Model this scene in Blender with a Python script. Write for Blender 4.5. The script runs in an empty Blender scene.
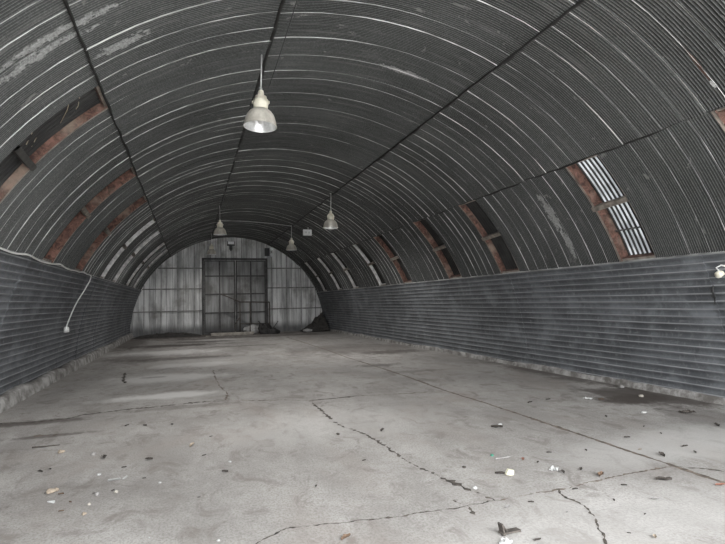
import bpy, math, random
from mathutils import Vector, Matrix, noise as mnoise
random.seed(7)
SC = bpy.context.scene
COL = SC.collection
PI = math.pi
R = 5.146; CZ = 0.109; YS = -2.3; YE = 28.6
TS = dict(SL=-63.5, S0=-38.0, S1=-12.9, S2=22.2, S3=45.0, S4=66.6)   # roof seams, degrees from the crown
FLOOR_T = 91.2

# ------------------------------------------------------------------ materials
class NT:
    def __init__(self, name):
        self.m = bpy.data.materials.new(name); self.m.use_nodes = True
        self.t = self.m.node_tree; self.n = self.t.nodes; self.l = self.t.links
        self.b = self.n['Principled BSDF']; self.out = self.n['Material Output']
    def node(self, typ, ins=None, **kw):
        nd = self.n.new(typ)
        for k, v in kw.items(): setattr(nd, k, v)
        for k, v in (ins or {}).items(): self.set(nd.inputs[k], v)
        return nd
    def set(self, sock, v):
        if isinstance(v, bpy.types.NodeSocket): self.l.new(v, sock)
        else: sock.default_value = v
    def math(self, op, a, b=0.0, c=0.0, clamp=False):
        nd = self.node('ShaderNodeMath', {0: a, 1: b, 2: c}, operation=op, use_clamp=clamp); return nd.outputs[0]
    def obj(self): return self.node('ShaderNodeTexCoord').outputs['Object']
    def uv(self): return self.node('ShaderNodeTexCoord').outputs['UV']
    def scaled(self, vec, s, loc=(0, 0, 0)):
        return self.node('ShaderNodeMapping', {'Vector': vec, 'Scale': s, 'Location': loc}).outputs[0]
    def noise(self, vec, scale, detail=4, rough=.55, dist=0.0):
        return self.node('ShaderNodeTexNoise', {'Vector': vec, 'Scale': scale, 'Detail': detail, 'Roughness': rough, 'Distortion': dist}).outputs[0]
    def ramp(self, v, a, b, lo=0.0, hi=1.0):
        nd = self.node('ShaderNodeMapRange', {0: v, 1: a, 2: b, 3: lo, 4: hi}, interpolation_type='SMOOTHSTEP'); return nd.outputs[0]
    def mix(self, f, a, b, mode='MIX'):
        nd = self.node('ShaderNodeMix', data_type='RGBA', blend_type=mode)
        self.set(nd.inputs[0], f)
        for i, v in ((6, a), (7, b)):
            if isinstance(v, tuple): v = (*v, 1) if len(v) == 3 else v
            self.set(nd.inputs[i], v)
        return nd.outputs[2]
    def spot(self, vec, cx, cy, rx, ry, edge=.35, wob=None, amt=.5):
        """soft worn patch around (cx, cy) in metres with a ragged edge"""
        s = self.node('ShaderNodeSeparateXYZ', {0: vec})
        dx = self.math('DIVIDE', self.math('SUBTRACT', s.outputs[0], cx), rx)
        dy = self.math('DIVIDE', self.math('SUBTRACT', s.outputs[1], cy), ry)
        d = self.math('SQRT', self.math('ADD', self.math('MULTIPLY', dx, dx), self.math('MULTIPLY', dy, dy)))
        if wob is not None: d = self.math('ADD', d, self.math('MULTIPLY', self.math('SUBTRACT', wob, .5), amt))
        return self.ramp(d, 1.0 - edge, 1.0 + edge, 1.0, 0.0)
    def bump(self, h, strength=.3, dist=.01):
        self.l.new(self.node('ShaderNodeBump', {'Height': h, 'Strength': strength, 'Distance': dist}).outputs[0], self.b.inputs['Normal'])
    def done(self, color, rough=.7, metal=0.0, spec=None):
        c = (*color, 1) if isinstance(color, tuple) and len(color) == 3 else color
        self.set(self.b.inputs['Base Color'], c); self.set(self.b.inputs['Roughness'], rough); self.set(self.b.inputs['Metallic'], metal)
        if spec is not None: self.b.inputs['Specular IOR Level'].default_value = spec
        return self.m

def simple(name, c, rough=.7, metal=0.0, var=.25, scale=9.0, bump=0.0):
    t = NT(name); n = t.noise(t.obj(), scale, 5)
    dark = tuple(x * (1 - var) for x in c); lite = tuple(min(1, x * (1 + var)) for x in c)
    if bump: t.bump(n, bump)
    return t.done(t.mix(t.ramp(n, .3, .7), dark, lite), rough, metal)

PITCH = .037
def liner_mat(name, base, dust, dustlo, spots=(), wave=None, wave_shade=(.72, 1.3), line=0.0, spec=.12):
    """old tarred corrugated iron; UV = (metres round the arch, metres along the hall)"""
    t = NT(name); uv = t.uv()
    big = t.noise(t.scaled(uv, (.35, .5, 1)), 1.0, 4)
    streak = t.noise(t.scaled(uv, (.9, 14, 1)), 1.0, 6, .6)
    fine = t.noise(t.scaled(uv, (2.5, 5, 1)), 1.0, 8, .65, .6)
    c = t.mix(t.ramp(big, .35, .68), tuple(x * .72 for x in base), tuple(x * 1.28 for x in base))
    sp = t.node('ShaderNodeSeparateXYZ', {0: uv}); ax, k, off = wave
    wv = t.math('SINE', t.math('MULTIPLY_ADD', sp.outputs[ax], k, off))           # +1 on the crests, -1 in the grooves
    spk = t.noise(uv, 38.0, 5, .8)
    c = t.mix(t.math('MULTIPLY', t.ramp(wv, .1, -1.0), .55), c, tuple(x * wave_shade[0] * .6 for x in base))  # groove shade painted into the base colour
    c = t.mix(t.math('MULTIPLY', t.ramp(wv, .45, 1.0), t.ramp(spk, .30, .62, .15, .75)), c, tuple(min(1, x * wave_shade[1] + .03) for x in base))  # crests painted lighter, as if catching the light
    c = t.mix(t.math('MULTIPLY', t.ramp(spk, .52, .68), t.ramp(big, .35, .65, .12, .5)), c, dust)
    if line:
        sm = t.noise(t.scaled(uv, (.25, 1.6, 1), (3, 8, 0)), 1.0, 7, .65, .4)
        c = t.mix(t.ramp(sm, .46, .70, 0, .6), c, (.20, .21, .225)); c = t.mix(t.ramp(sm, .44, .28, 0, .6), c, (.035, .036, .040))
        c = t.mix(t.math('MULTIPLY', t.ramp(wv, .82, .97), t.ramp(t.noise(t.scaled(uv, (3, .7, 1)), 1.0, 6, .7), .36, .62, .15, line)), c, (.36, .365, .37))  # painted highlight lines along the lower-wall crests
    c = t.mix(t.math('MULTIPLY', t.ramp(streak, .5, .78), .45), c, dust)
    c = t.mix(t.math('MULTIPLY', t.ramp(fine, dustlo, dustlo + (.16 if line else .06)), .5 if line else .8), c, dust)
    for (cx, cy, rx, ry) in spots:
        k = t.spot(uv, cx, cy, rx, ry, .2, t.noise(t.scaled(uv, (1, 2.5, 1)), 7.0, 8, .7, .5), 4.5)
        c = t.mix(t.math('MULTIPLY', k, t.ramp(spk, .3, .65, .2, .75)), c, (.42, .42, .41))
    c = t.mix(t.math('MULTIPLY', t.ramp(t.noise(t.scaled(uv, (1.2, 2.2, 1), (7, 3, 0)), 1.0, 6, .7), .62, .75), .5), c, (.055, .042, .034))
    r = t.ramp(fine, .3, .7, .62, .85)
    t.bump(fine, .15, .01)
    return t.done(c, r, 0.0, spec)

def arc(deg): return math.radians(deg) * R
M = {}
WN = 19; WT0 = 66.35; WK = 2 * PI * WN / (FLOOR_T - WT0) / .6; WO = 1.2 - 2 * PI * WN * WT0 / (FLOOR_T - WT0)
M['liner'] = liner_mat('tarred_corrugated_iron', (.056, .0575, .056), (.20, .197, .188), .63, wave=(1, -2 * PI / PITCH, 0), wave_shade=(.45, 3.3),
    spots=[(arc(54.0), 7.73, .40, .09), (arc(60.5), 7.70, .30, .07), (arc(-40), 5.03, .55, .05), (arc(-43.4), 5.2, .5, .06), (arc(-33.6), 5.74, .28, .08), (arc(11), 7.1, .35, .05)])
M['lower'] = liner_mat('lower_wall_corrugated_iron', (.090, .095, .102), (.23, .234, .24), .56, wave=(0, WK, WO), wave_shade=(1.15, 1.25), line=.8, spec=.35)
M['lap'] = simple('bare_zinc_sheet_edge', (.34, .34, .33), .5, 0.0, .6, 2.0)
M['seam'] = simple('black_seam_strip', (.018, .017, .016), .8, 0, .4, 6)
M['outer'] = simple('dark_outer_corrugated_sheet', (.022, .021, .020), .7, 0, .5, 3.0)
M['skin'] = simple('outer_skin_iron', (.10, .095, .09), .6, 0, .4, 2.0)

def light_sheet(name, ca, cb, k):
    t = NT(name); n = t.noise(t.obj(), 3.0, 6); c = t.mix(t.ramp(n, .35, .7), ca, cb)
    tr = t.node('ShaderNodeBsdfTranslucent', {'Color': c}); ms = t.node('ShaderNodeMixShader', {0: k})
    t.l.new(t.b.outputs[0], ms.inputs[1]); t.l.new(tr.outputs[0], ms.inputs[2]); t.l.new(ms.outputs[0], t.out.inputs['Surface'])
    return t.done(c, .6)
M['glassfibre'] = light_sheet('light_outer_corrugated_sheet', (.22, .23, .235), (.46, .47, .48), .10)
M['dimsheet'] = light_sheet('dirty_outer_corrugated_sheet', (.22, .22, .21), (.36, .36, .35), .06)

t = NT('rusty_brown_reveal_board'); o = t.obj()
n = t.noise(o, 9, 8, .7, .8); n2 = t.noise(t.scaled(o, (2, 2, 2)), 1.0, 4)
c = t.mix(t.ramp(n, .35, .68), (.05, .026, .02), (.20, .105, .08)); c = t.mix(t.math('MULTIPLY', t.ramp(n2, .5, .7), .5), c, (.30, .25, .20))
t.bump(n, .9, .03); M['reveal'] = t.done(c, .9)
t = NT('pale_weathered_reveal_board'); n = t.noise(t.obj(), 7, 7, .7)
t.bump(n, .6, .02); M['reveal_pale'] = t.done(t.mix(t.ramp(n, .35, .7), (.42, .41, .40), (.78, .77, .75)), .9)
M['lip'] = simple('worn_board_edge', (.25, .215, .185), .9, 0, .4, 7, .3)
M['crossbar'] = simple('grey_weathered_crossbar', (.20, .175, .15), .85, 0, .4, 10, .3)
M['dark_bar'] = simple('dark_steel_crossbar', (.05, .048, .045), .6, 0, .3, 10)
M['straw'] = simple('dry_straw', (.36, .30, .22), .9)

t = NT('cracked_concrete_floor'); o = t.obj()
big = t.noise(t.scaled(o, (.5, .28, 1)), 1.0, 6, .6, .4); mid = t.noise(t.scaled(o, (1.5, .9, 1)), 1.0, 9, .68, .5); fine = t.noise(o, 28, 6, .75); mott = t.noise(o, 6.0, 8, .7, .3)
c = t.mix(t.ramp(big, .36, .66), (.33, .315, .30), (.47, .452, .43))
c = t.mix(t.math('MULTIPLY', t.ramp(mid, .44, .74), .55), c, (.58, .56, .54))
c = t.mix(t.math('MULTIPLY', t.ramp(mid, .47, .30), .5), c, (.22, .20, .182))
c = t.mix(t.ramp(mott, .38, .68, .0, .30), c, (.26, .24, .22))
c = t.mix(t.ramp(fine, .56, .72, 0, .6), c, (.20, .185, .17))
gr = t.noise(t.scaled(o, (1, .75, 1)), 55, 4, .75); c = t.mix(t.ramp(gr, .34, .58, .6, 0), c, (.19, .175, .16)); c = t.mix(t.ramp(t.noise(t.scaled(o, (3.2, 2.0, 1), (4, 9, 0)), 1.0, 8, .72, .8), .50, .66, 0, .7), c, (.20, .18, .162))
c = t.mix(t.ramp(t.noise(t.scaled(o, (.8, .4, 1), (31, 9, 0)), 1.0, 5, .6, .8), .5, .7, 0, .35), c, (.30, .255, .225))
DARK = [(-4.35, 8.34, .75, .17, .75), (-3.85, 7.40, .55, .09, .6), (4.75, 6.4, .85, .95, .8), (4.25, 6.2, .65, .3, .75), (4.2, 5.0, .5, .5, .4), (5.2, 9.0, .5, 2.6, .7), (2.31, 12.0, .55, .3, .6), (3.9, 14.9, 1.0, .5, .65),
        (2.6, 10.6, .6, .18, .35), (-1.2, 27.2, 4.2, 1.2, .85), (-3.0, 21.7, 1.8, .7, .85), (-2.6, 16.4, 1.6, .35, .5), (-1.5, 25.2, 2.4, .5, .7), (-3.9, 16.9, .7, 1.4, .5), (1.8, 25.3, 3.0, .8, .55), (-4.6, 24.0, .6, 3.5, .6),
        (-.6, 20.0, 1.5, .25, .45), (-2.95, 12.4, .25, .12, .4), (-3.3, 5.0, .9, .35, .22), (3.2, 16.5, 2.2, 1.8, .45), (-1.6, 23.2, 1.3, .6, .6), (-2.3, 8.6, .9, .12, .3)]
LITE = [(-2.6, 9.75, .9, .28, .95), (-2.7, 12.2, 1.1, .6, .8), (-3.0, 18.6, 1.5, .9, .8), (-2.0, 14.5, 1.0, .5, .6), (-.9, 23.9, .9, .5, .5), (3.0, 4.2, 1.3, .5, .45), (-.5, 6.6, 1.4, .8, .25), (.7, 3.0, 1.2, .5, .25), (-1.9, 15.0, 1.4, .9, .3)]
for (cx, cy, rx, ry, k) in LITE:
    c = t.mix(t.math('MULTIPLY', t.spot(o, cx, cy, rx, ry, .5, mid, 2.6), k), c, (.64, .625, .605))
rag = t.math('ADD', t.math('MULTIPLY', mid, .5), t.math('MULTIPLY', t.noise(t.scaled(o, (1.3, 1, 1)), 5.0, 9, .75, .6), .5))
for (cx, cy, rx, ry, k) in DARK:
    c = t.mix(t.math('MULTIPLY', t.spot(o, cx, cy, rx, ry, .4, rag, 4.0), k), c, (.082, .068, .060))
t.bump(t.math('ADD', t.math('MULTIPLY', mid, 1.5), t.math('MULTIPLY', fine, .25)), .35, .02)
M['floor'] = t.done(c, t.ramp(mid, .3, .7, .75, .92), 0, .3)
M['crack'] = simple('dirt_filled_crack', (.085, .073, .062), .95, 0, .6, 16)
M['joint'] = simple('brown_joint_filling', (.15, .122, .10), .95, 0, .45, 12)
t = NT('footing_concrete'); n = t.noise(t.obj(), 3.5, 8, .7); t.bump(n, .6, .03)
M['curb'] = t.done(t.mix(t.ramp(n, .35, .68), (.13, .12, .11), (.42, .41, .395)), .9)
M['ground'] = simple('outdoor_concrete_apron', (.46, .46, .45), .9, 0, .15, .5)

def streaky(name, a, b, stain, k=1.0):
    t = NT(name); o = t.obj()
    v = t.noise(t.scaled(o, (3.4, 3.4, .32)), 1.0, 7, .65, .3); p = t.noise(t.scaled(o, (1.1, 1.1, .9)), 1.0, 6, .6); f = t.noise(o, 12, 5, .7)
    c = t.mix(t.ramp(v, .34, .66), a, b)
    c = t.mix(t.math('MULTIPLY', t.ramp(p, .5, .72), .65 * k), c, stain)
    c = t.mix(t.ramp(f, .58, .75, 0, .45), c, stain)
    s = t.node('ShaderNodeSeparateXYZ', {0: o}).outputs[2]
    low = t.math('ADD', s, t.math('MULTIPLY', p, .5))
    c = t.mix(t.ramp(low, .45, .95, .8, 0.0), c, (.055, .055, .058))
    t.bump(v, .25, .02); return t.done(c, .75)
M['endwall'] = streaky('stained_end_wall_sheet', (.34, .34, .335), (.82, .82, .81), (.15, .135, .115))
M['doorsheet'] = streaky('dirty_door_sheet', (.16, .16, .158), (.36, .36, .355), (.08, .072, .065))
M['rail'] = simple('dark_wall_rail', (.20, .195, .185), .7, 0, .4, 5)
M['doorsteel'] = simple('dark_door_steel', (.055, .052, .05), .6, 0, .4, 6)
M['railing'] = simple('rusty_railing_steel', (.07, .058, .05), .7, 0, .4, 8)
M['plank'] = simple('pale_grey_timber', (.36, .33, .29), .85, 0, .25, 5)
M['scrap'] = simple('dark_scrap', (.035, .033, .032), .8, 0, .6, 8)
M['rubble'] = simple('dark_earth_rubble', (.05, .046, .042), .95, 0, .5, 5, .5)
M['slab'] = simple('pale_rubble_slab', (.45, .44, .43), .9)
M['cream'] = simple('cream_lamp_housing', (.74, .70, .58), .5, 0, .12, 8)
t = NT('dusty_lamp_shade'); n = t.noise(t.scaled(t.obj(), (6, 6, 3)), 1.0, 6, .7)
M['shade'] = t.done(t.mix(t.ramp(n, .35, .68), (.42, .39, .335), (.64, .605, .54)), .7)
t = NT('lamp_reflector'); n = t.noise(t.obj(), 14, 4); M['reflector'] = t.done(t.mix(t.ramp(n, .35, .7), (.70, .70, .69), (.92, .92, .91)), .35, .55)
M['bulb'] = simple('milky_lamp_bulb', (.9, .9, .88), .25, 0, .02)
M['rod'] = simple('galvanised_rod', (.50, .50, .49), .45, .3, .2, 20)
M['cord'] = simple('black_cord', (.03, .03, .03), .7)
M['whitecable'] = simple('white_plastic_cable', (.70, .70, .68), .5, 0, .1)
M['box'] = simple('pale_plastic_box', (.66, .67, .66), .6, 0, .08)
M['boxmark'] = simple('grey_box_print', (.42, .42, .42), .6)
M['black'] = simple('black_enamel', (.02, .02, .02), .5)
M['lens'] = simple('pale_floodlight_glass', (.9, .91, .92), .3, 0, .05)
M['tan'] = simple('tan_stone', (.32, .265, .205), .9, 0, .25, 30); M['grey'] = simple('grey_stone', (.28, .27, .26), .9, 0, .25, 30)
M['dark'] = simple('dark_litter', (.07, .06, .052), .9, 0, .4, 30); M['white'] = simple('white_plaster', (.50, .50, .49), .8, 0, .08, 30)
M['pale'] = simple('pale_stone', (.38, .355, .31), .9, 0, .15, 30); M['brown'] = simple('brown_leaf', (.16, .105, .07), .9, 0, .35, 40)
M['red'] = simple('reddish_litter', (.28, .13, .095), .9, 0, .3, 30); M['green'] = simple('green_cap', (.05, .22, .15), .4)
M['creamfoam'] = simple('cream_foam', (.56, .54, .42), .9, 0, .08, 30)

# ------------------------------------------------------------------ mesh helpers
class MB:
    def __init__(self): self.v = []; self.f = []; self.m = []; self.uv = []; self.s = []
    def add(self, verts, faces, mi=0, uv=None, smooth=True):
        k = len(self.v); self.v += verts; self.uv += (uv or [(0, 0)] * len(verts))
        self.f += [tuple(i + k for i in f) for f in faces]; self.m += [mi] * len(faces); self.s += [smooth] * len(faces)
    def grid(self, fn, us, vs, mi=0, uvf=None, smooth=True):
        nv = len(vs); vv = []; uu = []
        for u in us:
            for v in vs:
                vv.append(tuple(fn(u, v)))
                if uvf: uu.append(uvf(u, v))
        ff = [(i * nv + j, (i + 1) * nv + j, (i + 1) * nv + j + 1, i * nv + j + 1) for i in range(len(us) - 1) for j in range(nv - 1)]
        self.add(vv, ff, mi, uu or None, smooth)
    def box(self, c, d, rot=None, mi=0, taper=1.0):
        x, y, z = (q / 2 for q in d); P = [(-x, -y, -z), (x, -y, -z), (x, y, -z), (-x, y, -z), (-x*taper, -y*taper, z), (x*taper, -y*taper, z), (x*taper, y*taper, z), (-x*taper, y*taper, z)]
        if rot is not None: P = [tuple(rot @ Vector(p)) for p in P]
        P = [(p[0] + c[0], p[1] + c[1], p[2] + c[2]) for p in P]
        self.add(P, [(0, 3, 2, 1), (4, 5, 6, 7), (0, 1, 5, 4), (1, 2, 6, 5), (2, 3, 7, 6), (3, 0, 4, 7)], mi, None, False)
    def tube(self, pts, r, n=8, mi=0):
        pts = [Vector(p) for p in pts]; rows = []
        up0 = None
        for i, p in enumerate(pts):
            d = (pts[min(i + 1, len(pts) - 1)] - pts[max(i - 1, 0)]).normalized()
            a = Vector((0, 0, 1)) if abs(d.z) < .9 else Vector((1, 0, 0))
            if up0 is not None: a = up0
            x = d.cross(a).normalized(); y = x.cross(d).normalized(); up0 = y
            rr = r[i] if isinstance(r, (list, tuple)) else r
            rows.append([tuple(p + x * rr * math.cos(2*PI*k/n) + y * rr * math.sin(2*PI*k/n)) for k in range(n)])
        vv = [q for row in rows for q in row]
        ff = [(i*n + k, i*n + (k+1) % n, (i+1)*n + (k+1) % n, (i+1)*n + k) for i in range(len(rows)-1) for k in range(n)]
        ff += [tuple(range(n))[::-1], tuple((len(rows)-1)*n + k for k in range(n))]
        self.add(vv, ff, mi)
    def lathe(self, prof, n=32, mi=0):
        vv = [(r*math.cos(2*PI*k/n), r*math.sin(2*PI*k/n), z) for (r, z) in prof for k in range(n)]
        ff = [(i*n + k, i*n + (k+1) % n, (i+1)*n + (k+1) % n, (i+1)*n + k) for i in range(len(prof)-1) for k in range(n)]
        self.add(vv, ff, mi)
    def build(self, name, mats, parent=None, loc=None):
        me = bpy.data.meshes.new(name); me.from_pydata(self.v, [], self.f)
        for q in (mats if isinstance(mats, (list, tuple)) else [mats]): me.materials.append(q)
        me.polygons.foreach_set('material_index', self.m); me.polygons.foreach_set('use_smooth', self.s)
        uvl = me.uv_layers.new(name='UVMap'); idx = [0] * len(me.loops); me.loops.foreach_get('vertex_index', idx)
        flat = [0.0] * (2 * len(idx))
        for i, q in enumerate(idx): flat[2*i], flat[2*i+1] = self.uv[q]
        uvl.data.foreach_set('uv', flat); me.update()
        o = bpy.data.objects.new(name, me); COL.objects.link(o)
        if parent is not None: o.parent = parent
        if loc is not None: o.location = loc
        return o
def struct(o): o['kind'] = 'structure'; return o
def empty(name, loc=(0, 0, 0)):
    o = bpy.data.objects.new(name, None); COL.objects.link(o); o.location = loc; o.empty_display_size = .2; return o
def tag(o, label, cat, group=None):
    o['label'] = label; o['category'] = cat
    if group: o['group'] = group
    return o
def copy_tree(o, parent=None):
    c = o.copy(); COL.objects.link(c)
    if parent is not None: c.parent = parent
    for ch in list(o.children): copy_tree(ch, c)
    return c
def frange(a, b, n): return [a + (b - a) * i / n for i in range(n + 1)]
def P3(deg, y, r=R):
    a = math.radians(deg); return (r * math.sin(a), y, CZ + r * math.cos(a))
def nz(x, y=0, z=0): return mnoise.noise(Vector((x, y, z)))
# ------------------------------------------------------------------ the vault: floor, corrugated liner, seams, walls
fl = MB(); fl.grid(lambda x, y: (x, y, 0), frange(-5.5, 5.5, 12), frange(YS, YE + .3, 30)); FLOOR = struct(fl.build('floor', M['floor']))
g = MB(); g.grid(lambda x, y: (x, y, -.03), frange(-60, 60, 4), frange(-70, 60, 4)); struct(g.build('ground', M['ground']))

WIN_R = [4.23, 6.72, 10.20, 12.72, 15.93, 18.27, 21.50, 24.05, 26.87]   # far edge of every opening in the right-hand slope
WIN_L = [7.10, 10.70, 13.30, 16.55, 19.05, 22.55, 25.15]
WW = .68
CEIL = struct(empty('ceiling', (0, 0, CZ)))
INV = Matrix.Translation((0, 0, -CZ))
def kid(mb, name, mats, parent=CEIL):
    o = mb.build(name, mats, parent)
    if parent is CEIL: o.matrix_parent_inverse = INV
    return o
def sheets(mb, t0, t1, ya, yb, rb, seed, steps):
    """lapped corrugated sheets bent round the arch between two seams; each sheet ends in a bare bright edge"""
    rnd = random.Random(seed); th = frange(t0, t1, max(3, round((t1 - t0) / 3.2)))
    y = ya; edges = [ya]
    while yb - y > max(steps) + .06:
        y += rnd.choice(steps); edges.append(y)
    edges.append(yb)
    for k in range(len(edges) - 1):
        a, b = edges[k], edges[k + 1]; tilt = rnd.uniform(-.012, .012); lip = rnd.choice([.004, .006, .007, .008, .010]); bow = rnd.uniform(-.006, .006)
        flat = b < 1.0
        n = 2 if flat else max(4, round((b - a) / PITCH * 5))
        ph = rnd.random() * 6
        def rad(u, deg):
            w = 0 if flat else .0075 * math.sin(2 * PI * u / PITCH)
            return rb - lip * (1 - (u - a) / (b - a)) + w + bow * math.sin((deg - t0) * .12 + ph) + .004 * nz(deg * .15, u * .6, seed)
        def ysh(u, deg): return u + tilt * (deg - t0) / (t1 - t0) * (1 if k else 0) + (.006 * nz(deg * .3, k * 3.1, seed) if k else 0)
        over = 0 if k == len(edges) - 2 else .02
        us = frange(a, b + over, n)
        mb.grid(lambda u, d: P3(d, ysh(u, d), rad(u, d)), us, th, 0, lambda u, d: (math.radians(d) * R, u))
        if k:
            mb.grid(lambda u, d: P3(d, ysh(a, d) - .001, rad(a, d) + u), [-.0015 - .0045 * (.5 + nz(k * 1.7, seed)), lip + .002], th, 1, lambda u, d: (math.radians(d) * R, a))
def cuts(far):
    segs = []; y = YS
    for f in sorted(far): segs.append((y, f - WW)); y = f
    segs.append((y, YE)); return segs
BANDS = [('SL', 'S0', .0, WIN_L), ('S0', 'S1', -.02, None), ('S1', 'S2', .0, None), ('S2', 'S3', -.02, None), ('S3', 'S4', .0, WIN_R)]
for i, (s0, s1, dr, wins) in enumerate(BANDS):
    b = MB(); e0, e1 = (.35, .35) if dr == 0 else (0, 0)
    lo = TS[s0] - (e0 if s0 != 'SL' else 0); hi = TS[s1] + (e1 if s1 != 'S4' else 0)
    if wins: lo, hi = TS[s0], TS[s1]
    for j, (ya, yb) in enumerate(cuts(wins) if wins else [(YS, YE)]):
        sheets(b, lo, hi, ya, yb, R + dr, i * 31 + j, [[.26, .30, .33, .38], [.30, .35, .42, .46], [.30, .52, .60, .62], [.28, .30, .305, .33, .36], [.26, .30, .305, .33]][i])
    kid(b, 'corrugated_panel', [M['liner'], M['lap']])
def seam(t, w, d, dr, rag=0.0, seed=0):
    b = MB(); h = w / 2
    ys = frange(YS, YE, 180)
    def pt(y, q):
        j = rag * nz(y * 2.3, seed, q * .1); c = [(-h, 0), (-h, d), (h, d), (h, 0)][q]
        return P3(t + math.degrees((c[0] * (1 + 3 * j) + j * .12) / R), y, R + dr - c[1] * (1 + 1.2 * j))
    b.grid(pt, ys, [0, 1, 2, 3]); return kid(b, 'seam_strip', M['seam'])
seam(TS['S0'], .026, .015, -.02, .2, 1); seam(TS['S1'], .048, .012, -.02, .2, 2); seam(TS['S2'], .050, .010, -.02, .3, 3); seam(TS['S3'], .022, .012, -.02, .4, 4)

# outer skin of the vault, with the same openings left for the light sheets
RO = R + .16
b = MB()
for (t0, t1, far) in [(-FLOOR_T, TS['SL'], None), (TS['SL'], TS['S0'], WIN_L), (TS['S0'], TS['S3'], None), (TS['S3'], TS['S4'], WIN_R), (TS['S4'], FLOOR_T, None)]:
    for (ya, yb) in (cuts(far) if far else [(YS, YE + .3)]):
        b.grid(lambda u, d: P3(d, u, RO), frange(ya, yb if yb < YE else YE + .3, 4), frange(t0, t1, max(2, round((t1 - t0) / 4))))
kid(b, 'outer_skin', M['skin'])
b = MB(); b.grid(lambda u, d: P3(d, YS, u), [R - .05, RO], frange(-FLOOR_T, FLOOR_T, 48)); struct(b.build('light_seal_1', M['skin']))  # unseen ring added to keep daylight out of the gap behind the liner

def lower_wall(name, side, tseam, seed):
    rnd = random.Random(seed); b = MB(); n = WN
    t0, t1 = (tseam - .25, FLOOR_T)
    edges = [YS]; y = .9
    while y < YE - 1.4: edges.append(y); y += rnd.choice([1.9, 2.1, 2.5])
    edges += [YE]
    if side > 0: edges = [YS, .8, 2.9, 5.26, 7.4, 9.9, 12.4, 15.6, 18, 20.4, 22.8, 25.4, YE]
    for k in range(len(edges) - 1):
        a, c = edges[k], edges[k + 1]; off = rnd.uniform(-.012, .004); slope = rnd.uniform(-.006, .006)
        def rad(u, d):
            ph = (d - WT0) / (FLOOR_T - WT0) * WN
            return R - .035 + off + slope * (u - a) - .010 * math.sin(2 * PI * ph + 1.2) + .018 * nz(u * .55, d * .13, seed) + .006 * nz(u * 2.1, d * .3, seed + 5)
        b.grid(lambda u, d: P3(side * d, u, rad(u, d)), frange(a, c + .05, max(3, round((c - a) / .22))), frange(t0, t1, n * 9), 0, lambda u, d: (d * .6, u))
        b.grid(lambda u, d: P3(side * d, a - .001, rad(a, d) + u), [0, .010], frange(t0, t1, n * 9), 0, lambda u, d: (d * .6, a))
    # turned-out top edge of the lower sheets
    b.grid(lambda u, q: P3(side * [t0 - .12, t0 + .12, t0 + .12][q], u, [R + .01, R - .045, R - .03][q] + .004 * nz(u * .5, seed)), frange(YS, YE, 120), [0, 1, 2], 1)
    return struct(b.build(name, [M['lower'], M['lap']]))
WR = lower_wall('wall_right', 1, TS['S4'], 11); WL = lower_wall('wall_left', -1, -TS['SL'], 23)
b = MB(); b.tube([P3(71.6, 5.23, R - .05), P3(72.6, 5.27, R - .05), P3(73.6, 5.25, R - .05), P3(74.9, 5.29, R - .05)], [.006, .017, .013, .004], 6); b.build('torn_slit', M['black'], WR)

b = MB(); b.grid(lambda u, v: P3(34.8 + 6.6 * u, 3.98 + .03 * u + v * .022 * math.sin(PI * u) ** .8, R - .034 + .004 * v), frange(0, 1, 16), [-1, 0, 1]); kid(b, 'rust_edge', M['reveal'])
b = MB(); b.grid(lambda u, v: P3(40.8 + 1.2 * u, 4.005 + v * .02 * math.sin(PI * (.1 + .8 * u)) * (1 + 1.2 * nz(u * 9, v)), R - .037), frange(0, 1, 12), [-1, 0, 1]); kid(b, 'paint_flake', M['white'])
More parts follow.
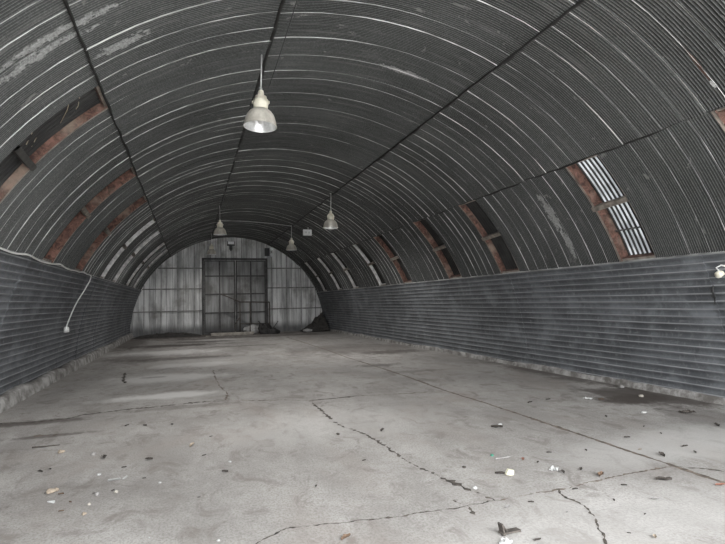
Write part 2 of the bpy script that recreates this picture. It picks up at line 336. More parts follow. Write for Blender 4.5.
# ------------------------------------------------------------------ openings in the slopes
def window(idx, side, far, t0, t1, tb, style):
    ya, yb = far - WW, far; sg = side
    pale = style in ('far',)
    b = MB(); th = frange(t0, t1, 12); r0 = R - .02; dep = {'dark_bar': .085, 'lines': .12, 'far': .10}.get(style, .15); ro = R + dep; r1 = RO + .01
    rough = lambda d, q: .022 * nz(d * .4, q * 9, idx)
    def slab(yc, w, inner):
        prof = [(yc - w, r1), (yc - w, r0), (yc + w, r0), (yc + w, r1)]
        for q, mi in ((0, 0), (1, 1), (2, 0)):
            (y1, ra), (y2, rb_) = prof[q], prof[q + 1]
            b.grid(lambda u, d: P3(sg * d, y1 + (y2 - y1) * u + (rough(d, u + ra) if q == 0 else 0), ra + (rb_ - ra) * u + (.008 * nz(d * .5, u, idx) if q == 1 else 0)), frange(0, 1, 4), th, mi)
    slab(yb - .022, .022, 0); r0 = R + .004; slab(ya - .006, .006, 1)
    for tt, w in ((t0 + .12, .35), (t1 - .25, .5)):
        for (d0, ra, d1, rb_) in ((tt - w, r0, tt + w, r0), (tt + w, r0, tt + w, r1), (tt - w, r1, tt - w, r0)):
            b.grid(lambda u, v: P3(sg * (d0 + (d1 - d0) * u), ya + (yb - ya) * v, ra + (rb_ - ra) * u), [0, 1], frange(0, 1, 4), 1 if d0 != d1 else 0)
    w = struct(b.build('window_%d' % idx, [M['reveal_pale'] if pale else M['reveal'], M['lip']]))
    c = MB()
    bt = .45
    for (d0, d1, q0, q1) in ((tb - bt, tb + bt, 0, 0), (tb + bt, tb + bt, 0, .09), (tb - bt, tb - bt, .09, 0), (tb + bt, tb - bt, .09, .09)):
        c.grid(lambda u, v: P3(sg * (d0 + (d1 - d0) * u + .5 * (v - .5)), ya - .05 + (yb - ya + .07) * v, R - .045 + q0 + (q1 - q0) * u), [0, 1], frange(0, 1, 5))
    c.build('crossbar', M['dark_bar'] if style == 'dark_bar' else M['crossbar'], w)
    if style == 'light':
        c = MB(); c.grid(lambda u, v: P3(sg * (60.6 + .3 * u), ya + (yb - ya) * v, ro - .03), [0, 1], [0, .5, 1]); c.build('batten', M['dark_bar'], w)
    s = MB(); pit = .088; n = math.ceil(WW / pit); fr = {'light': .5, 'dark_bar': .14, 'lines': .14, 'brown': .05}.get(style, 0.0)
    wav = lambda u, d: P3(sg * d, u, ro + .022 * math.sin(2 * PI * (u - ya) / pit))
    for k in range(n):
        u0 = ya + k * pit; cuts_ = [u0, u0 + pit * fr, u0 + pit]
        for q in (0, 1):
            if cuts_[q + 1] > cuts_[q]: s.grid(wav, frange(cuts_[q], cuts_[q + 1], 5), frange(t0, t1, 12), q)
    s.build('outer_sheet', [M['dimsheet'] if style == 'far' else M['glassfibre'], M['outer']], w)
    return w
WINS = []
for i, f in enumerate(WIN_R):
    WINS.append(window(i + 1, 1, f, TS['S3'], TS['S4'], 54.8 if i < 2 else 55.8, ['light', 'light', 'lines', 'brown', 'brown', 'far', 'far', 'far', 'far'][i]))
for i, f in enumerate(WIN_L):
    WINS.append(window(i + 10, -1, f, -TS['S0'], -TS['SL'], 51.0, ['dark_bar', 'brown', 'brown', 'far', 'far', 'far', 'far'][i]))
b = MB()
for k in range(7):
    d = random.uniform(40, 49); y = 6.45 + random.random() * .3
    b = MB(); p0 = P3(-d, y, R + .1); p1 = P3(-d - random.uniform(2, 6), 7.0 - random.random() * .2, R + .02 + random.random() * .2)
    mid = [(p0[q] + p1[q]) / 2 + random.uniform(-.05, .05) for q in range(3)]
    b.tube([p0, mid, p1], .004, 5); b.build('straw_stem', M['straw'], WINS[9])

# ------------------------------------------------------------------ end wall and gate
b = MB(); x = -RO + .02; k = 0
while x < RO - .02:
    x2 = min(x + .275, RO - .02); xs = frange(x, x2, 3); off = .014 * (k % 2) + random.uniform(-.004, .004)
    b.grid(lambda u, v: (u, YE - off, v * (CZ + math.sqrt(max(.0004, RO * RO - u * u)))), xs, frange(0, 1, 12), 0, None, False)
    b.grid(lambda u, v: (x, YE - .03 + .06 * u, v * (CZ + math.sqrt(max(.0004, RO * RO - x * x)))), [0, 1], frange(0, 1, 6), 0, None, False)
    b.box((x + .006, YE - .016, (CZ + math.sqrt(max(.0004, R * R - min(x * x, R * R)))) / 2), (.016 if k % 3 else .035, .02, CZ + math.sqrt(max(.0004, R * R - min(x * x, R * R))) - .03), None, 1)
    x = x2; k += 1
WB = struct(b.build('wall_back', [M['endwall'], M['rail']]))
for z in (1.28, 2.45, 3.55):
    w = math.sqrt(R * R - (z - CZ) ** 2) - .05
    for (xa, xb) in ((-w, -1.56), (1.86, w)):
        b = MB(); b.box(((xa + xb) / 2, YE - .05, z), (xb - xa, .05, .06)); b.build('rail', M['rail'], WB)
b = MB()
for (xc, w) in ((-1.54, .10), (1.84, .10)): b.box((xc, YE - .10, 2.02), (w, .16, 4.04))
b.box((.15, YE - .10, 4.05), (3.48, .16, .10))
DOOR = struct(b.build('door_1', M['doorsteel']))
for s, (xa, xb) in enumerate(((-1.48, .13), (.17, 1.78))):
    b = MB(); b.grid(lambda u, v: (u, YE - .075 - .01 * math.sin(u * 14), v), frange(xa, xb, 24), frange(.06, 3.98, 8)); leaf = b.build('door_leaf', M['doorsheet'], DOOR)
    b = MB(); mid = (xa + xb) / 2
    for q, wd in ((xa + .03, .06), (mid, .07), (xb - .03, .06)): b.box((q, YE - .115, 2.02), (wd, .05, 3.9))
    for z in (.12, 1.14, 2.14, 3.12, 3.94): b.box((mid, YE - .105, z), (xb - xa, .04, .07 if z < 3.9 else .05))
    b.build('leaf_frame', M['doorsteel'], leaf)

# footings
def curb(name, side, xin, h, seed):
    b = MB(); n = 220
    prof = [(xin, -.01), (xin + .01, h * .45), (xin + .025, h * .86), (xin + .06, h), (R + .02, h * 1.02), (R + .02, -.01)]
    def pt(y, q):
        x_, z_ = prof[q]; j = nz(y * .7, q * .8, seed) * .5 + nz(y * 3.1, q, seed) * .5
        if q < 4: x_ += .045 * j
        if 0 < q < 5: z_ *= 1 + .28 * nz(y * .9, 3.3, seed) + .15 * nz(y * 4, q, seed)
        return (side * x_, y, z_)
    b.grid(pt, frange(YS, YE - .05, n * 2), list(range(6))); return struct(b.build(name, M['curb']))
curb('baseboard_left', -1, 4.94, .215, 3); curb('baseboard_right', 1, 5.07, .125, 9)

# cracks and slab joints
def ribbon(name, pts, w, mat, rag=.5, seed=0, step=.014, wob=.02):
    P = []
    for (x0, y0), (x1, y1) in zip(pts, pts[1:]):
        L = math.hypot(x1 - x0, y1 - y0); n = max(1, int(L / step))
        P += [(x0 + (x1 - x0) * k / n, y0 + (y1 - y0) * k / n) for k in range(n)]
    P.append(pts[-1]); vv = []; N = len(P)
    for i, (x_, y_) in enumerate(P):
        dx = P[min(i+1, N-1)][0] - P[max(i-1, 0)][0]; dy = P[min(i+1, N-1)][1] - P[max(i-1, 0)][1]; L = math.hypot(dx, dy) or 1
        s = i * step
        dx, dy = dx / L, dy / L; nx, ny = -dy, dx; sd = seed * 7.3
        ww = w * max(.06, 1 + rag * (nz(s * 4, sd) * 1.3 + nz(s * 23, sd + 4) * 1.6)); o = wob * (nz(s * 2.5, sd + 9) + .8 * nz(s * 9, sd + 2) + .7 * nz(s * 31, sd + 3)); e = min(1, i / 6 + .1, (N - 1 - i) / 6 + .1)
        ww *= e
        a1 = .5 + .5 * nz(s * 13, seed + 20) * rag; a2 = .5 + .5 * nz(s * 13, seed + 30) * rag
        vv += [(x_ + nx * (o + ww * a1), y_ + ny * (o + ww * a1), .0015), (x_ + nx * (o - ww * a2), y_ + ny * (o - ww * a2), .0015)]
    b = MB(); b.add(vv, [(2*i, 2*i+2, 2*i+3, 2*i+1) for i in range(N - 1)]); return b.build(name, mat, FLOOR)
ribbon('slab_joint', [(2.12, -2), (2.1, 3.15), (2.11, 4.86), (2.11, 6.84), (2.06, 8.21), (2.12, 9.57), (2.13, 10.9), (2.08, 14.2), (2.14, 16.5), (2.1, 24)], .045, M['joint'], .5, 1, .03, .010)
ribbon('crack', [(-.33, 8.22), (-.35, 6.97), (-.34, 6.47), (-.18, 5.94), (-.14, 5.31), (-.11, 4.69), (-.07, 4.39), (-.01, 4.06), (.04, 3.86), (.09, 3.7), (.11, 3.58)], .022, M['crack'], 1.5, 2)
ribbon('crack', [(-2.0, 3.4), (-1.76, 3.56), (-1.53, 3.7), (-1.27, 3.67), (-.81, 3.6), (-.38, 3.59), (.11, 3.58)], .012, M['crack'], 1.2, 3)
ribbon('crack', [(.11, 3.58), (.5, 3.6), (.79, 3.6), (1.22, 3.64), (1.62, 3.67), (2.09, 3.68)], .016, M['joint'], 1.2, 4)
ribbon('crack', [(.72, 3.62), (.68, 3.42), (.68, 3.25), (.61, 3.08), (.48, 2.89), (.38, 2.72), (.3, 2.4)], .010, M['crack'], 1.3, 5)
ribbon('crack', [(-.2, 3.72), (-.14, 3.57), (-.17, 3.39)], .022, M['crack'], 1.4, 6)
ribbon('crack', [(-4.9, 8.5), (-4.26, 8.36), (-3.83, 8.46), (-3.69, 8.61), (-3.04, 8.78), (-2.41, 8.82), (-2.04, 8.92), (-1.63, 8.82)], .05, M['crack'], 1.2, 7, .02, .03)
ribbon('crack', [(-1.63, 8.82), (-.73, 8.49), (-.33, 8.22), (.48, 8.31), (.91, 8.21), (1.8, 8.1), (2.05, 8.1)], .022, M['joint'], 1.3, 8)
ribbon('crack', [(-.33, 8.24), (.1, 8.27), (.5, 8.31)], .04, M['crack'], .8, 18)
ribbon('crack', [(-4.07, 7.5), (-3.57, 7.36)], .06, M['joint'], 1.2, 9)
ribbon('crack', [(-3.67, 13.6), (-3.53, 11.96)], .055, M['crack'], .7, 10)
ribbon('crack', [(-1.65, 13.07), (-1.66, 11.8), (-1.64, 10.47), (-1.54, 9.48), (-1.63, 8.82)], .018, M['joint'], 1.6, 11)
ribbon('crack', [(2.12, 3.66), (2.3, 3.5), (2.45, 3.3)], .02, M['crack'], 1.3, 12)

# ------------------------------------------------------------------ pendant lamps
def make_lamp():
    root = empty('pendant_lamp')
    b = MB(); b.box((0, 0, .068), (.07, .07, .024)); b.build('ceiling_hook', M['rod'], root)
    b = MB(); b.tube([(0, 0, .06), (0, 0, -.50)], .011, 8); b.tube([(.02, 0, -.47), (.022, 0, -.5), (0, 0, -.53), (-.022, 0, -.5), (-.02, 0, -.47)], .007, 6); b.build('suspension_rod', M['rod'], root)
    b = MB(); b.lathe([(.002, -.515), (.035, -.52), (.045, -.55), (.045, -.60), (.085, -.615), (.09, -.66), (.108, -.665), (.108, -.70), (.113, -.71), (.113, -.725), (.106, -.735), (.104, -.80), (.09, -.825), (.05, -.83)]); h = b.build('ballast_housing', M['cream'], root)
    for k in range(4):
        b = MB(); a = k * PI / 2 + .4; b.box((.112 * math.cos(a), .112 * math.sin(a), -.70), (.03, .03, .035), Matrix.Rotation(a, 3, 'Z'))
        b.build('clip', M['cream'], h)
    out = [(.07, -.80), (.11, -.812), (.16, -.85), (.195, -.90), (.217, -.96), (.230, -1.02), (.236, -1.06), (.243, -1.065), (.243, -1.075)]
    b = MB(); b.lathe(out, 40); s = b.build('lamp_shade', M['shade'], root)
    b = MB(); b.lathe([(r_ - .007, z_ - .002) for (r_, z_) in out[::-1]] + [(.002, -.81)], 40); b.build('reflector', M['reflector'], s)
    b = MB(); b.lathe([(.002, -1.03), (.03, -1.02), (.048, -.98), (.048, -.93), (.03, -.88), (.02, -.82)], 20); b.build('bulb', M['bulb'], root)
    return root
FILL_W = [140, 74, 140, 60, 66]   # spots added at the lamp mouths to brighten the floor
lamp = make_lamp()
LAMPS = [(-13.8, 7.02, 'nearest and largest bell-shaped lamp, hanging high from the left roof seam', 4), (-13.4, 18.5, 'bell-shaped lamp hanging above the left part of the gate, second on the left seam', -2),
         (21.6, 14.8, 'bell-shaped lamp on the right roof seam, nearer of two beside a white box', 3), (21.8, 21.3, 'small distant bell-shaped lamp on the right seam, left of the white box', -2),
         (-13.4, 25.9, 'farthest bell-shaped lamp, low in front of the end wall above the gate', 2)]
for i, (d, y, lab, rot) in enumerate(LAMPS):
    o = lamp if i == 0 else copy_tree(lamp)
    o.location = P3(d, y, R - .035); o.location.z -= .025; o.scale = (.95, .95, .93); o.rotation_euler = (math.radians(.8 * (i % 3 - 1)), math.radians(1.2 if i % 2 else -1.6), rot)
    tag(o, lab, 'lamp', 'pendant lamps under the vault')
    li = bpy.data.lights.new('floor_fill_spot', 'SPOT'); li.energy = FILL_W[i]; li.spot_size = math.radians(168); li.spot_blend = .75; li.shadow_soft_size = .045; li.color = (1.0, .985, .96)
    lo = bpy.data.objects.new('floor_fill_spot', li); COL.objects.link(lo); lo.location = (o.location.x, o.location.y, o.location.z - 1.01)

def sag(p, q, s, n=16):
    return [tuple(p[k] + (q[k] - p[k]) * i / n - (s * 4 * (i / n) * (1 - i / n) if k == 2 else 0) for k in range(3)) for i in range(n + 1)]
b = MB(); b.tube(sag(P3(-11.2, 5.4, R - .04), (-1.13, 6.98, 4.60), .02), .006, 6); o = b.build('power_cord', M['cord'], lamp); bpy.context.view_layer.update(); o.matrix_parent_inverse = lamp.matrix_world.inverted()
b = MB(); b.tube(sag((-1.12, 18.5, 4.55), P3(21.8, 21.2, R - .06), -.05), .012, 6); tag(b.build('power_cable', M['rod']), 'thin cable strung across the vault between two distant lamps', 'cable')

# white box on the liner
root = empty('junction_box', P3(28.3, 20.15, R - .24)); tag(root, 'square white junction box on the right slope between two lamps', 'box')
b = MB(); b.box((0, 0, 0), (.35, .10, .24)); bx = b.build('box_body', M['box'], root)
b = MB(); b.box((0, -.052, 0), (.31, .012, .20)); b.box((-.06, -.06, 0), (.06, .006, .07), None, 1); b.box((.06, -.06, 0), (.06, .006, .07), None, 1); b.build('box_lid', [M['box'], M['boxmark']], root)
b = MB(); b.box((.04, .03, .19), (.03, .03, .18)); b.build('mounting_bracket', M['rod'], root)

# white cable along the left seam, ending in a hanging socket
pts = []
for i in range(46):
    y = 7.2 + (14.1 - 7.2) * i / 45; pts.append(P3(-63.2 + .35 * nz(y * 1.6, 2) + .2 * math.sin(y * 3), y, R - .075))
pts += [P3(-63.4, 14.2, R - .09), P3(-65, 14.3, R - .10), P3(-68.1, 14.24, R - .09), P3(-71, 14.05, R - .08), P3(-73.3, 13.93, R - .08), P3(-76, 13.8, R - .08), P3(-78.4, 13.71, R - .08)]
root = empty('hanging_cable', P3(-63.2, 13.9, R - .08)); inv = Matrix.Translation(-Vector(root.location))
tag(root, 'white cable along the left wall seam, dangling to a socket end', 'cable')
b = MB(); b.tube(pts, .014, 8); o = b.build('cable_run', M['whitecable'], root); o.matrix_parent_inverse = inv
b = MB(); q = P3(-78.9, 13.69, R - .10); b.tube([(q[0], q[1], q[2] + .07), (q[0], q[1], q[2] + .045), (q[0], q[1], q[2] - .06), (q[0], q[1], q[2] - .065)], [.03, .06, .062, .04], 12); o = b.build('socket_end', M['whitecable'], root); o.matrix_parent_inverse = inv

# cream fitting at the right edge
q = P3(69.6, 5.05, R - .10); root = empty('wall_insulator', q); tag(root, 'cream porcelain fitting on the right wall at the edge of the photo', 'fitting')
b = MB(); b.lathe([(.002, .05), (.035, .045), (.045, .02), (.03, .005), (.05, -.015), (.045, -.045), (.002, -.05)], 16); o = b.build('insulator_body', M['cream'], root); o.rotation_euler = (0, math.radians(70), 0)
b = MB(); b.tube([(0, 0, .03), (-.02, .03, .09), (.01, -.02, .12), (.05, -.07, .10)], .010, 8); b.build('wire_loop', M['whitecable'], root)
b = MB(); b.box((.06, 0, 0), (.08, .05, .03)); b.build('mounting_bracket', M['rod'], root)

# floodlights high on the end wall
root = empty('floodlight', (-.08, YE - .16, 4.86)); tag(root, 'small rectangular floodlight on the end wall above the middle of the gate', 'light')
b = MB(); b.box((0, -.02, .03), (.40, .14, .24), Matrix.Rotation(.2, 3, 'X')); b.build('lamp_body', M['black'], root)
b = MB(); b.box((0, -.105, .06), (.33, .02, .15), Matrix.Rotation(.2, 3, 'X')); b.build('lens', M['lens'], root)
b = MB(); b.box((0, .02, -.17), (.16, .12, .26), None, 0, 1.0); b.box((0, .0, -.32), (.08, .08, .10)); b.build('bracket', M['black'], root)
root = empty('twin_spotlight', (2.0, YE - .16, 4.45)); tag(root, 'twin-headed spotlight on the end wall at the right top corner of the gate', 'light')
b = MB(); b.box((-.12, .04, 0), (.26, .16, .44)); b.build('lamp_body', M['black'], root)
for z in (.16, -.17):
    b = MB(); b.tube([(.10, .02, z), (.10, -.06, z), (.10, -.10, z)], [.05, .085, .09], 14); b.build('spot_head', M['lens'], root)
b = MB(); b.tube([(-.02, .02, .16), (.1, .02, .16), (.1, .02, -.17), (-.02, .02, -.17)], .015, 6); b.build('bracket', M['rod'], root)

# railing, plank, scrap and rubble at the far end
root = empty('pipe_railing', (0, 27.55, 0)); tag(root, 'rusty pipe railing frame standing in front of the gate', 'railing')
for (x, z) in ((.30, 1.70), (.82, 1.68), (1.85, 1.66)):
    b = MB(); b.tube([(x, 0, 0), (x, 0, z)], .028, 8); b.build('post', M['railing'], root)
b = MB(); b.tube([(-.64, .05, 2.12), (-.2, .02, 1.93), (.30, 0, 1.70), (1.85, 0, 1.66)], .030, 8); b.build('top_rail', M['railing'], root)
b = MB(); b.tube([(.30, 0, .55), (1.85, 0, .52)], .022, 8); b.build('lower_rail', M['railing'], root)
b = MB(); b.tube([(.04, 0, 0), (.04, 0, .55), (.30, 0, .9)], .024, 8); b.build('brace', M['railing'], root)
b = MB(); b.box((-.15, 26.7, .10), (2.1, .22, .13), Matrix.Rotation(.02, 3, 'Z')); b.box((-.3, 26.72, .018), (2.3, .12, .036)); tag(b.build('timber_plank', M['plank']), 'long pale timber beam lying on the floor before the gate', 'plank')

def lump(b, c, s, seed, mi=0, sub=2):
    import bmesh
    bm = bmesh.new(); bmesh.ops.create_icosphere(bm, subdivisions=sub, radius=1.0); vv = []
    for v in bm.verts:
        k = 1 + .38 * nz(v.co.x * 1.7 + seed, v.co.y * 1.7, v.co.z * 1.7) + .2 * nz(v.co.x * 4 + seed, v.co.y * 4, v.co.z * 4)
        vv.append((c[0] + v.co.x * k * s[0], c[1] + v.co.y * k * s[1], max(c[2] + v.co.z * k * s[2], .001)))
    b.add(vv, [tuple(v.index for v in f.verts) for f in bm.faces], mi, None, sub > 2); bm.free()
b = MB(); lump(b, (1.55, 27.0, .16), (.36, .3, .34), 3, 0, 3); lump(b, (1.95, 26.9, .1), (.3, .25, .2), 8, 0, 3); lump(b, (1.35, 27.1, .3), (.16, .16, .26), 5, 0, 3)
for k in range(7):
    a = random.random() * 6; p = (1.6 + random.uniform(-.3, .3), 26.9 + random.uniform(-.2, .15), .15); b.tube([p, (p[0] + .4 * math.cos(a), p[1] + .15 * math.sin(a), .35 + .35 * random.random())], .02, 5)
tag(b.build('scrap_heap', M['scrap']), 'dark heap of bent scrap at the right foot of the railing', 'heap')
b = MB(); lump(b, (1.05, 28.0, .2), (.5, .25, .25), 13, 0, 3); tag(b.build('litter_heap', M['slab']), 'low pale grey heap of litter behind the railing against the gate', 'heap')
b = MB()
def mound(u, v):
    x = 3.55 + 1.40 * u; z = 1.05 * max(0, (u - .05)) ** 1.25 * (1 - .9 * v ** 1.6) * (1 + .3 * nz(u * 5, v * 4, 2) + .15 * nz(u * 14, v * 12, 4)); return (x, 28.45 - 1.5 * v, max(z, 0) + .002)
b.grid(mound, frange(0, 1, 22), frange(0, 1, 22)); tag(b.build('earth_mound', M['rubble']), 'dark sloping mound of earth piled in the far right corner', 'mound')
b = MB(); lump(b, (3.75, 26.9, .1), (.32, .2, .1), 31, 0, 1); tag(b.build('concrete_lump', M['slab']), 'flat pale broken slab lying at the foot of the corner mound', 'rubble')
b = MB()
def mound2(u, v):
    z = .17 * math.sin(PI * min(1, u * 1.0)) ** .7 * (1 - v ** 1.5) * (1 + .5 * nz(u * 9, v * 4, 5) + .3 * nz(u * 30, v * 9, 7)); return (-4.85 + 3.2 * u, 28.4 - 1.2 * v, max(z, 0) + .002)
b.grid(mound2, frange(0, 1, 44), frange(0, 1, 12)); tag(b.build('rubble_mound', M['rubble']), 'low dark bank of rubble along the left foot of the end wall', 'mound')

# ------------------------------------------------------------------ litter on the floor
def leaf_mesh(w, seed):
    b = MB(); n = 8; asp = .45 + .2 * nz(seed, 1)
    def pt(u, v):
        half = w * .5 * asp * math.sin(PI * min(.98, max(.04, u))) ** .7 * (1 + .5 * nz(u * 7, seed, v)); x = (u - .5) * w
        return (x, v * half + w * .12 * nz(u * 2.2, seed), .004 + abs(v) * w * .16 + w * .16 * (nz(u * 3, seed + 3) * .5 + .5) * u + .03 * w * nz(u * 9, v * 3, seed))
    b.grid(pt, frange(0, 1, n), [-1, -.5, 0, .5, 1]); return b
def shape(kind, w, seed):
    b = MB(); r = random.Random(seed)
    if kind == 'leaf': return leaf_mesh(w, seed)
    if kind == 'stone': lump(b, (0, 0, w * .22), (w * .5, w * .4, w * .32), seed * 1.7, 0, 2)
    elif kind == 'chip': lump(b, (0, 0, w * .12), (w * .5, w * .42, w * .2), seed * 1.3, 0, 1)
    elif kind in ('sliver',):
        b.grid(lambda u, v: ((u - .5) * w, v * w * .14 * (1 - .5 * u) + .12 * w * u * u, .006 + .05 * w * abs(v) + .1 * w * u * (1 - u)), frange(0, 1, 8), [-1, 0, 1])
        b.grid(lambda u, v: ((u - .5) * w, v * w * .14 * (1 - .5 * u) + .12 * w * u * u, .002 + .1 * w * u * (1 - u)), frange(0, 1, 8), [1, 0, -1])
    elif kind == 'stick':
        b.tube([((u - .5) * w, .05 * w * nz(u * 3, seed), .008 + .02 * w * (nz(u * 4, seed + 2) + .3) ** 2) for u in frange(0, 1, 8)], [.005 + .004 * (1 - u) for u in frange(0, 1, 8)], 6)
    elif kind == 'scrap':
        b.grid(lambda u, v: ((u - .5) * w + .1 * w * nz(u * 4, v * 4, seed), (v - .5) * w * .7 + .1 * w * nz(u * 5, v * 3, seed + 4), .004 + w * .30 * abs(nz(u * 3.3, v * 3.3, seed + 1)) + w * .12 * abs(nz(u * 8, v * 8, seed))), frange(0, 1, 10), frange(0, 1, 10), 0, None, False)
    elif kind == 'shard':
        b.add([(-w*.5, 0, .002), (w*.45, -.1*w, .002), (.25*w, .3*w, .002), (-.3*w, .22*w, .002), (-w*.5, 0, .15*w), (w*.35, -.06*w, .06*w), (.2*w, .26*w, .2*w), (-.3*w, .2*w, .12*w)], [(0, 3, 2, 1), (4, 5, 6, 7), (0, 1, 5, 4), (1, 2, 6, 5), (2, 3, 7, 6), (3, 0, 4, 7)], 0, None, False)
    elif kind == 'wedge':
        b.box((0, 0, w * .32), (w, w * .4, w * .64), Matrix.Rotation(.3, 3, 'Y') @ Matrix.Rotation(.4, 3, 'Z'), 0, .75)
    elif kind == 'cap':
        b.lathe([(.002, .018), (.014, .018), (.016, .014), (.017, .001)], 14)
    elif kind == 'bracket':
        b.box((0, 0, .012), (w, w * .3, .012), Matrix.Rotation(.08, 3, 'Y')); b.box((-w * .45, 0, w * .26), (.012, w * .28, w * .5), Matrix.Rotation(-.25, 3, 'Y')); b.box((-w * .33, .0, w * .3), (w * .36, w * .2, .008), Matrix.Rotation(.9, 3, 'Y'))
    return b
NAMES = dict(leaf='dry_leaf', stone='pebble', chip='plaster_chip', sliver='sliver', stick='twig', scrap='paper_scrap', shard='broken_shard', wedge='foam_wedge', cap='bottle_cap', bracket='folded_scrap')
CATS = dict(leaf='leaf', stone='stone', chip='chip', sliver='sliver', stick='twig', scrap='scrap', shard='shard', wedge='foam', cap='bottle cap', bracket='scrap')
GRP = dict(leaf='dry leaves scattered on the floor', stone='loose stones on the floor', chip='white chips on the floor')
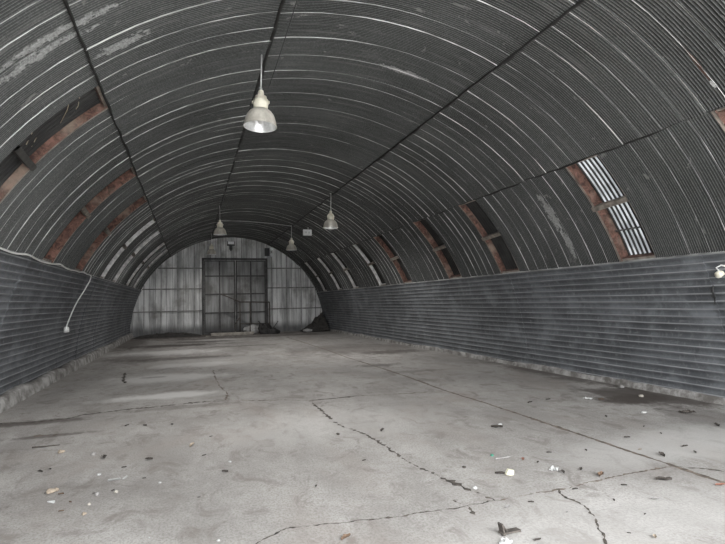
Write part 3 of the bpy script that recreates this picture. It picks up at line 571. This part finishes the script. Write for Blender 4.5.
DEBRIS = '''
stone|-3.527|6.492|0.069|tan|small tan stone on the left floor, just above a whitish pebble row
leaf|-3.490|5.865|0.052|dark|dark leaf scrap on the left floor, right of a longer dark sliver
chip|-3.000|5.508|0.049|white|bright white plaster chip on the left floor, left of a bent white strip
leaf|-2.582|5.829|0.096|dark|large dark curled leaf on the left floor, right of the bent white strip
leaf|-1.862|5.113|0.078|dark|dark crumpled leaf lying alone on the left middle floor
leaf|-2.798|5.644|0.051|dark|small dark leaf scrap directly above the bent white strip
sliver|-3.572|5.848|0.082|dark|dark wood sliver beside the lone leaf scrap on the left floor
leaf|-3.042|6.095|0.110|dark|dark flat leaf with forked tip above the white plaster chip
stone|-3.174|6.264|0.056|grey|pale grey pebble left of the flat forked dark leaf
stone|-2.928|4.939|0.044|grey|pale pebble below the white plaster chip, paired with a dark crumb
leaf|-2.957|4.975|0.027|dark|dark crumb touching the pale pebble below the white plaster chip
stone|-2.780|4.928|0.044|pale|pale cream pebble below the bent white strip
leaf|-2.812|4.990|0.036|dark|dark crumb at the left of the pale cream pebble
stone|-3.318|5.145|0.072|tan|biggest tan stone in the litter cluster on the left floor
stone|-3.288|5.183|0.054|tan|second tan stone right behind the biggest tan stone
shard|-3.259|4.886|0.077|white|white broken shard in front of the tan stone cluster on the left
leaf|-3.223|5.058|0.053|brown|brown leaf at the right of the tan stone cluster
leaf|-3.353|5.135|0.036|dark|dark leaf bit at the left of the tan stone cluster
leaf|-3.109|4.826|0.042|brown|brown leaf scrap right of the white broken shard
stone|-2.952|4.512|0.040|tan|round tan pebble in front of the litter cluster, nearest the camera on the left
stone|-2.952|4.719|0.033|pale|small pale pebble between the litter cluster and the round tan pebble
leaf|-3.136|4.645|0.041|brown|brown leaf scrap below the white broken shard
chip|-1.997|3.682|0.027|white|white chip at the bottom edge of the photo, left of centre
chip|-2.445|3.904|0.021|white|tiny white chip near the bottom edge, left part of the floor
chip|-2.435|5.047|0.037|white|small white chip right of the bent white strip
leaf|-2.107|4.537|0.025|dark|tiny dark speck of leaf on the bare middle left floor
leaf|-2.581|5.219|0.038|dark|small dark leaf right beside the bent white strip
leaf|-2.979|7.574|0.070|dark|dark scrap just in front of the far left cross joint, leftmost of three
leaf|-2.749|7.473|0.070|dark|dark scrap just in front of the far left cross joint, middle of three
leaf|-2.408|7.383|0.069|dark|dark scrap just in front of the far left cross joint, rightmost of three
leaf|-2.157|6.203|0.105|tan|tan flattened leaf on the middle left floor
leaf|-2.038|5.749|0.043|dark|dark leaf scrap in front of the tan flattened leaf
chip|-1.794|5.430|0.041|white|whitish chip behind the lone dark crumpled leaf
leaf|-1.939|6.525|0.037|dark|dark leaf scrap behind the tan flattened leaf
stick|-3.753|6.838|0.278|dark|thin dark stick lying crosswise near the left wall
sliver|-2.841|5.282|0.105|white|white plastic strip lying flat, left arm of a V on the left floor
sliver|-2.744|5.314|0.087|white|white plastic strip lying aslant, right arm of a V on the left floor
stone|-0.493|6.000|0.048|dark|dark pebble left of the central crack
leaf|-0.525|4.935|0.040|dark|dark speck of leaf left of the lower central crack
leaf|-1.142|4.415|0.044|dark|dark leaf speck on bare floor above the near cross joint
leaf|0.060|5.964|0.098|dark|dark leaf smear right of the central crack top
leaf|-1.179|3.393|0.088|brown|brown crumpled leaf at the bottom centre in front of the near cross joint
stone|0.284|4.369|0.038|dark|dark pebble right of the lower central crack
stone|0.098|3.862|0.042|white|white pebble lodged in the lower central crack
leaf|1.415|5.532|0.145|dark|dark torn leaf with a pale scrap, left of the long joint
chip|1.534|5.645|0.074|white|pale paper scrap leaning on the dark torn leaf by the long joint
stick|0.786|4.474|0.177|grey|thin grey twig with a green end, right of the central crack
cap|0.732|4.586|0.050|green|small green bottle cap at the end of the grey twig
wedge|0.568|4.042|0.080|cream|cream foam wedge standing beside a dark leaf, right of the central crack
leaf|0.493|4.088|0.090|dark|dark leaf touching the cream foam wedge
scrap|1.019|4.004|0.100|white|whitish crumpled paper scrap right of the cream foam wedge
leaf|1.038|3.907|0.071|dark|dark leaf poking from under the whitish crumpled paper scrap
leaf|0.938|4.359|0.068|red|reddish leaf fragment right of the grey twig
leaf|1.014|4.227|0.047|dark|dark leaf speck right of the reddish fragment
leaf|1.244|3.911|0.063|dark|dark leaf between the paper scrap and the cross joint litter
leaf|1.291|3.717|0.104|brown|long brown leaf lying on the near cross joint
leaf|1.320|4.449|0.050|dark|dark leaf scrap behind the whitish paper scrap
leaf|2.717|6.623|0.089|dark|dark leaf beyond the long joint, first from the joint's far end
leaf|3.108|6.699|0.075|dark|dark leaf beyond the long joint, beside a pair of far scraps
scrap|3.706|6.507|0.120|white|grey white paper scrap near the right wall, far one
leaf|3.824|6.364|0.088|brown|brown leaf beside the far grey white paper scrap
chip|3.669|5.436|0.091|white|bright white chip on the dark stain by the right wall
leaf|2.478|4.574|0.065|dark|dark leaf between the long joint and the white chip on the stain
leaf|3.049|4.869|0.047|dark|small dark leaf in front of the white chip on the stain
leaf|2.958|4.554|0.044|dark|dark bit of leaf near the long joint, right part of the floor
leaf|2.743|4.079|0.070|dark|dark curled leaf right of the long joint, nearer one of two
leaf|2.646|3.891|0.058|dark|dark curled leaf right of the long joint, second beside it
leaf|2.267|3.942|0.105|dark|largest dark crumpled leaf just beyond the long joint
leaf|3.864|4.565|0.103|dark|dark leaf close to the right edge of the photo
scrap|4.174|5.208|0.178|dark|dark clump of rags or leaves on the stain by the right wall
leaf|1.686|3.420|0.125|dark|large dark leaf cluster in front of the long joint on the right
leaf|1.266|3.138|0.061|grey|grey folded leaf below the large dark leaf cluster
leaf|1.284|3.456|0.049|dark|dark leaf left of the large dark leaf cluster
leaf|0.344|3.443|0.046|dark|dark leaf right of where the central crack meets the cross joint
leaf|0.123|3.428|0.053|grey|grey flattened leaf below the cross joint and central crack meeting
leaf|0.960|3.239|0.038|dark|dark leaf right of the winding near right crack
leaf|0.728|2.663|0.051|tan|tan dry leaf near the bottom right of the photo
leaf|-0.007|2.905|0.052|dark|dark leaf at the bottom edge beside the folded black scrap
bracket|-0.109|3.069|0.161|dark|black folded scrap of sheet standing up near the bottom edge
scrap|-0.239|2.936|0.103|white|white paper scrap at the bottom edge under the black folded scrap
leaf|0.618|2.768|0.026|dark|dark leaf speck at the bottom right beside the winding crack
leaf|0.966|2.957|0.028|dark|dark speck of leaf between the grey folded leaf and the tan dry leaf
stone|5.375|6.538|0.110|dark|dark stone against the right footing
stone|5.393|5.986|0.132|dark|bigger dark stone against the right footing, nearer the photo's edge
stone|4.919|7.030|0.098|grey|grey rubble stone at the far end of the dark stain by the right wall
stone|5.456|6.882|0.098|grey|pale rubble stone against the right footing left of the dark stones
stone|4.547|6.293|0.075|pale|pale pebble in the middle of the dark stain by the right wall
stone|5.281|5.598|0.125|red|reddish brick fragment at the right edge against the footing
leaf|2.004|3.163|0.072|red|rusty leaf on the long joint at the right edge of the photo
stone|-3.471|11.784|0.067|dark|dark pebble in the short gap on the far left floor
leaf|3.039|5.457|0.064|dark|dark leaf beyond the long joint in the middle of the right floor
leaf|2.237|4.176|0.040|tan|tan leaf scrap just short of the long joint on the right
leaf|0.846|3.535|0.049|dark|dark leaf at the start of the winding near right crack
leaf|1.711|4.360|0.050|dark|dark leaf scrap short of the long joint, right of the middle
leaf|0.471|3.191|0.029|grey|grey leaf scrap left of the winding near right crack
'''
for i, l in enumerate(DEBRIS.strip().split('\n')):
    k, x, y, w, c, lab = l.split('|'); x, y, w = float(x), float(y), float(w) * 1.0
    mat = M['creamfoam'] if c == 'cream' else M[c]
    o = shape(k, w, i + 1).build(NAMES[k], mat); o.location = (x, y, .0005)
    if not any(s in lab for s in ('arm of a V', 'crosswise')): o.rotation_euler.z = random.uniform(-.5, .5) if k in ('stick', 'bracket', 'cap') else random.uniform(-1.2, 1.2)
    if 'right arm' in lab: o.rotation_euler.z = 1.15
    tag(o, lab, CATS[k], GRP.get(k))

# ------------------------------------------------------------------ daylight and camera
w = bpy.data.worlds.new('World'); SC.world = w; w.use_nodes = True
wt = w.node_tree; bg = wt.nodes['Background']; bg.inputs[1].default_value = 9.8
tc = wt.nodes.new('ShaderNodeTexCoord'); sx = wt.nodes.new('ShaderNodeSeparateXYZ'); wt.links.new(tc.outputs['Generated'], sx.inputs[0])
mr = wt.nodes.new('ShaderNodeMapRange'); wt.links.new(sx.outputs[2], mr.inputs[0]); mr.inputs[1].default_value = 0; mr.inputs[2].default_value = 1; mr.inputs[3].default_value = .35; mr.inputs[4].default_value = 1.0
vm = wt.nodes.new('ShaderNodeVectorMath'); vm.operation = 'SCALE'; vm.inputs[0].default_value = (.96, .98, 1.0); wt.links.new(mr.outputs[0], vm.inputs[3]); wt.links.new(vm.outputs[0], bg.inputs[0])   # overcast sky, brighter overhead
L = bpy.data.lights.new('daylight_portal', 'AREA'); L.shape = 'RECTANGLE'; L.size = 10.2; L.size_y = 5.2; L.cycles.is_portal = True
lo = bpy.data.objects.new('daylight_portal', L); COL.objects.link(lo); lo.location = (0, YS + .02, 2.62); lo.rotation_euler = (math.radians(90), 0, 0)

cam = bpy.data.cameras.new('camera'); co = bpy.data.objects.new('camera', cam); COL.objects.link(co)
rt = Vector((.9473061, -.3196077, -.0214974)); up = Vector((.0020150, -.0611634, .9981258)); fw = Vector((.3203235, .9455739, .0572964))
m = Matrix((rt, up, -fw)).transposed().to_4x4(); m.translation = (-2.17, 0, 1.6); co.matrix_world = m
cam.sensor_width = 36; cam.lens = 508.7 / 725 * 36; cam.clip_start = .05; cam.clip_end = 300
SC.camera = co
SC.view_settings.view_transform = 'Standard'; SC.view_settings.look = 'None'; SC.view_settings.gamma = 1; SC.view_settings.use_curve_mapping = False
SC.view_settings.exposure = 1.45
SC.cycles.max_bounces = 10; SC.cycles.diffuse_bounces = 6; SC.cycles.sample_clamp_indirect = 12
